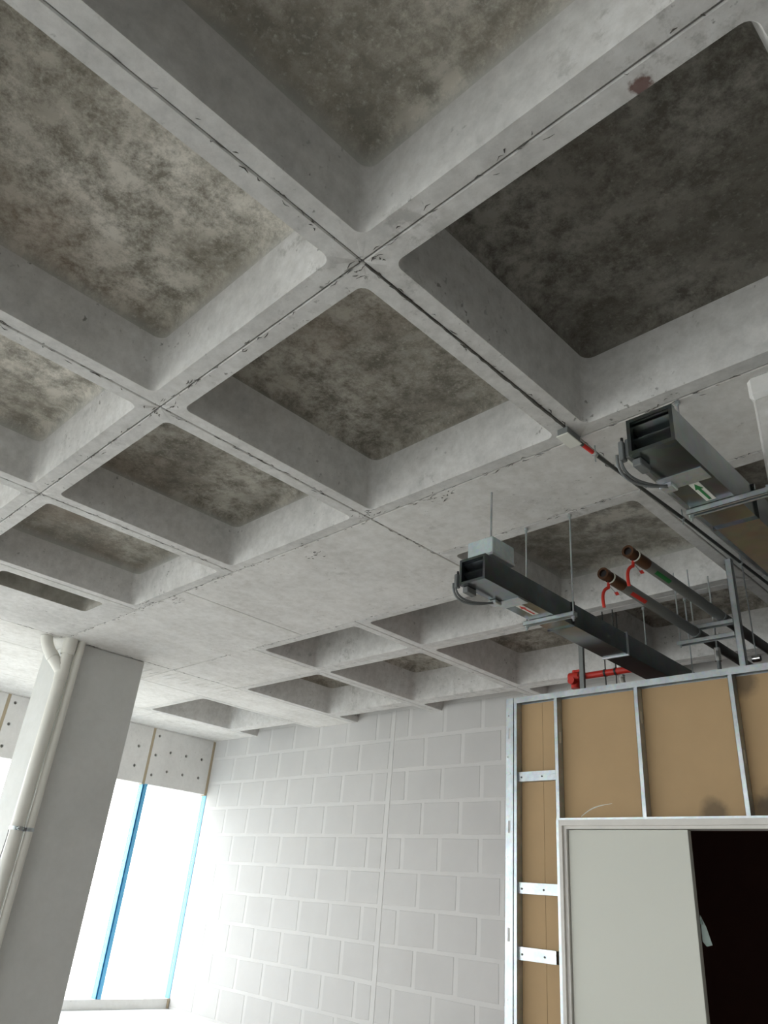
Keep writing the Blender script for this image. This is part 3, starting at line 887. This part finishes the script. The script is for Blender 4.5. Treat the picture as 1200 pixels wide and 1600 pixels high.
bk = thing('pipe_bracket', U(-0.757, 2.12, 0.6), 'grey steel drop post and two cross struts carrying the water pipes', 'bracket')
m = MB(); P0 = U(-0.757, 2.12, 0.64); P1 = U(-0.757, 2.12, 1.0)
m.box((P0.x - .02, P0.y - .02, P0.z), (P0.x + .02, P0.y - .0175, P1.z)); m.box((P0.x - .02, P0.y - .02, P0.z), (P0.x - .0175, P0.y + .02, P1.z)); m.box((P0.x + .0175, P0.y - .02, P0.z), (P0.x + .02, P0.y + .02, P1.z))
m.build('post', 'galvanised', bk)
for xa, z in ((-0.938, 0.772), (-0.893, 0.812)):
    a, b = U(xa, 2.112, z - 0.009), U(-0.767, 2.131, z + 0.0035)
    m = MB(); m.box((a.x, a.y, b.z - .003), (b.x, b.y, b.z)); m.box((a.x, a.y, a.z), (b.x, a.y + .003, b.z)); m.box((a.x, b.y - .003, a.z), (b.x, b.y, b.z))
    m.build('strut', 'galvanised', bk)
    MB().tube([U(xa + 0.008, 2.12, z - 0.016), U(xa + 0.008, 2.12, 1.0)], 0.005, 8).build('rod', 'galvanised', bk)
for x, z in ((-0.883, 0.797), (-0.802, 0.831)):
    MB().ring(U(x, 2.12, z) - Vector((0, .012, 0)), (0, 1, 0), 0.0345, 0.0375, 0.024).build('pipe_clip', 'galvanised', bk)

# short drop conduit with chrome coupling behind the partition top
for x, y, l in ((-0.856, 2.2, 'short steel drop conduit with a bright coupling under the lower pipe'), ):
    t = thing('drop_conduit', U(x, y, 0.64), l, 'conduit')
    MB().tube([U(x, y, 0.62), U(x, y, 0.735)], 0.014, 10).build('tube', 'cable_grey', t)
    MB().tube([U(x, y, 0.725), U(x, y, 0.765)], 0.021, 12).build('coupling', 'chrome', t)
    MB().tube([U(x, y, 0.762), U(x, y, 1.0)], 0.006, 8).build('rod', 'galvanised', t)
t = thing('clamp_fitting', U(-0.74, 2.16, 0.69), 'small bright clamp beside the bracket post above the partition', 'clamp')
MB().ring(U(-0.742, 2.15, 0.70), (1, 0, 0), 0.016, 0.022, 0.05).build('band', 'chrome', t)
MB().tube([U(-0.731, 2.15, 0.70), U(-0.731, 2.15, 1.0)], 0.004, 6).build('rod', 'galvanised', t)

# ---------------------------------------------------------------- red sprinkler pipe behind the partition
rp = thing('sprinkler_pipe', U(-1.3, 2.3, 0.77), 'red fire sprinkler pipe with a bolted end fitting above the partition', 'pipe')
MB().tube([U(-1.40, 2.3, 0.775), U(-1.128, 2.3, 0.775)], 0.026, 16).build('pipe', 'red_paint', rp)
m = MB(); m.tube([U(-1.425, 2.3, 0.775), U(-1.385, 2.3, 0.775)], 0.042, 16)
m.tube([U(-1.405, 2.3, 0.765), U(-1.405, 2.3, 0.80)], 0.022, 12); m.tube([U(-1.405, 2.3, 0.735), U(-1.405, 2.3, 0.772)], 0.034, 14); m.tube([U(-1.405, 2.27, 0.758), U(-1.405, 2.3, 0.758)], 0.03, 14)
ft = m.build('end_fitting', 'red_paint', rp)
for k in range(4):
    a = k * math.pi / 2 + .4
    MB().tube([U(-1.39, 2.3, 0.775) + Vector((-.015, math.cos(a) * .05, math.sin(a) * .05)), U(-1.39, 2.3, 0.775) + Vector((.03, math.cos(a) * .05, math.sin(a) * .05))], .009, 6).build('bolt', 'red_paint', ft)
sp = thing('drop_post', U(-1.368, 2.28, 0.7), 'thin grey steel post hanging beside the red pipe fitting', 'post')
p0, p1 = U(-1.358, 2.276, 0.66), U(-1.372, 2.288, 1.0)
MB().box((p0.x, p0.y, p0.z), (p0.x + .003, p1.y, p1.z)).build('flange', 'pipe_grey', sp)
MB().box((p0.x - .034, p0.y, p0.z), (p0.x, p0.y + .003, p1.z)).build('web', 'pipe_grey', sp)
for x, lab in ((-1.285, 'thin threaded rod holding the red pipe near its fitting'), (-1.245, 'thin threaded rod holding the red pipe nearer the duct')):
    t = thing('threaded_rod', U(x, 2.3, 0.7), lab, 'rod')
    MB().tube([U(x, 2.3, 0.68), U(x, 2.3, 1.0)], 0.0045, 6).build('rod', 'pipe_black', t)
    MB().ring(U(x, 2.3, 0.775) - Vector((0.008, 0, 0)), (1, 0, 0), 0.0265, 0.03, 0.016).build('pipe_ring', 'pipe_black', t)
wp = thing('foil_pipe', U(-1.225, 2.4, 0.8), 'bright white pipe rising behind the red sprinkler pipe', 'pipe')
MB().tube([U(-1.275, 2.42, 0.68), U(-1.295, 2.42, 0.845)], 0.022, 12).build('pipe', 'label_white', wp)
MB().tube([U(-1.295, 2.42, 0.84), U(-1.295, 2.42, 1.1745)], 0.004, 6).build('rod', 'pipe_black', wp)
MB().ring(U(-1.288, 2.42, 0.79), (0, 0, 1), 0.021, 0.027, 0.02).build('band', 'chrome', wp)

# ---------------------------------------------------------------- conduit and junction box on the rib
jb = thing('junction_box', U(-0.764, 1.263, 0.978), 'white square electrical junction box at the rib crossing', 'box')
MB().bbox(U(-0.7775, 1.2355, 0.9810), U(-0.7505, 1.2905, 0.9995), 0.003).build('case', 'pipe_grey', jb)
MB().bbox(U(-0.7795, 1.2335, 0.978), U(-0.7485, 1.2925, 0.981), 0.0015).build('cover', 'label_white', jb)
cn = thing('conduit', U(-0.73, 1.27, 0.97), 'dark grey conduit running from the junction box along the rib', 'conduit')
MB().tube([U(-0.757, 1.291, 0.988), U(-0.745, 1.35, 0.976), U(-0.724, 1.8, 0.974), U(-0.712, 2.3, 0.974), U(-0.71, 3.0, 0.974)], 0.0105, 10).build('tube', 'conduit_dark', cn)
MB().tube([U(-0.7540, 1.306, 0.985), U(-0.7475, 1.338, 0.9785)], 0.0115, 10).build('warning_label', 'label_red', cn)
MB().tube([U(-0.7475, 1.338, 0.9785), U(-0.7455, 1.348, 0.9765)], 0.0117, 10).build('label_end', 'label_white', cn)
for y in (1.345, 1.75, 2.1, 2.6):
    x = -0.745 + (y - 1.35) * 0.0467 if y < 1.8 else -0.7165
    r = MB().tube([U(x, y, 0.955), U(x, y, 1.0)], 0.004, 6).build('hanger_rod', 'galvanised', cn)
    MB().ring(U(x, y, 0.9755 if y < 1.5 else 0.974) - Vector((0, .01, 0)), (0, 1, 0), .0107, .0135, .02).build('saddle', 'galvanised', r)
rl = thing('cable_tray', U(-0.68, 1.9, 0.985), 'flat pale metal strip along the rib beside the dark conduit', 'tray')
m = MB(); m.box(U(-0.705, 1.40, 0.988), U(-0.672, 3.0, 0.9995)); m.build('strip', 'galvanised', rl)
MB().bbox(U(-0.708, 1.40, 0.982), U(-0.670, 1.45, 0.988), 0.002).build('end_plate', 'label_white', rl)
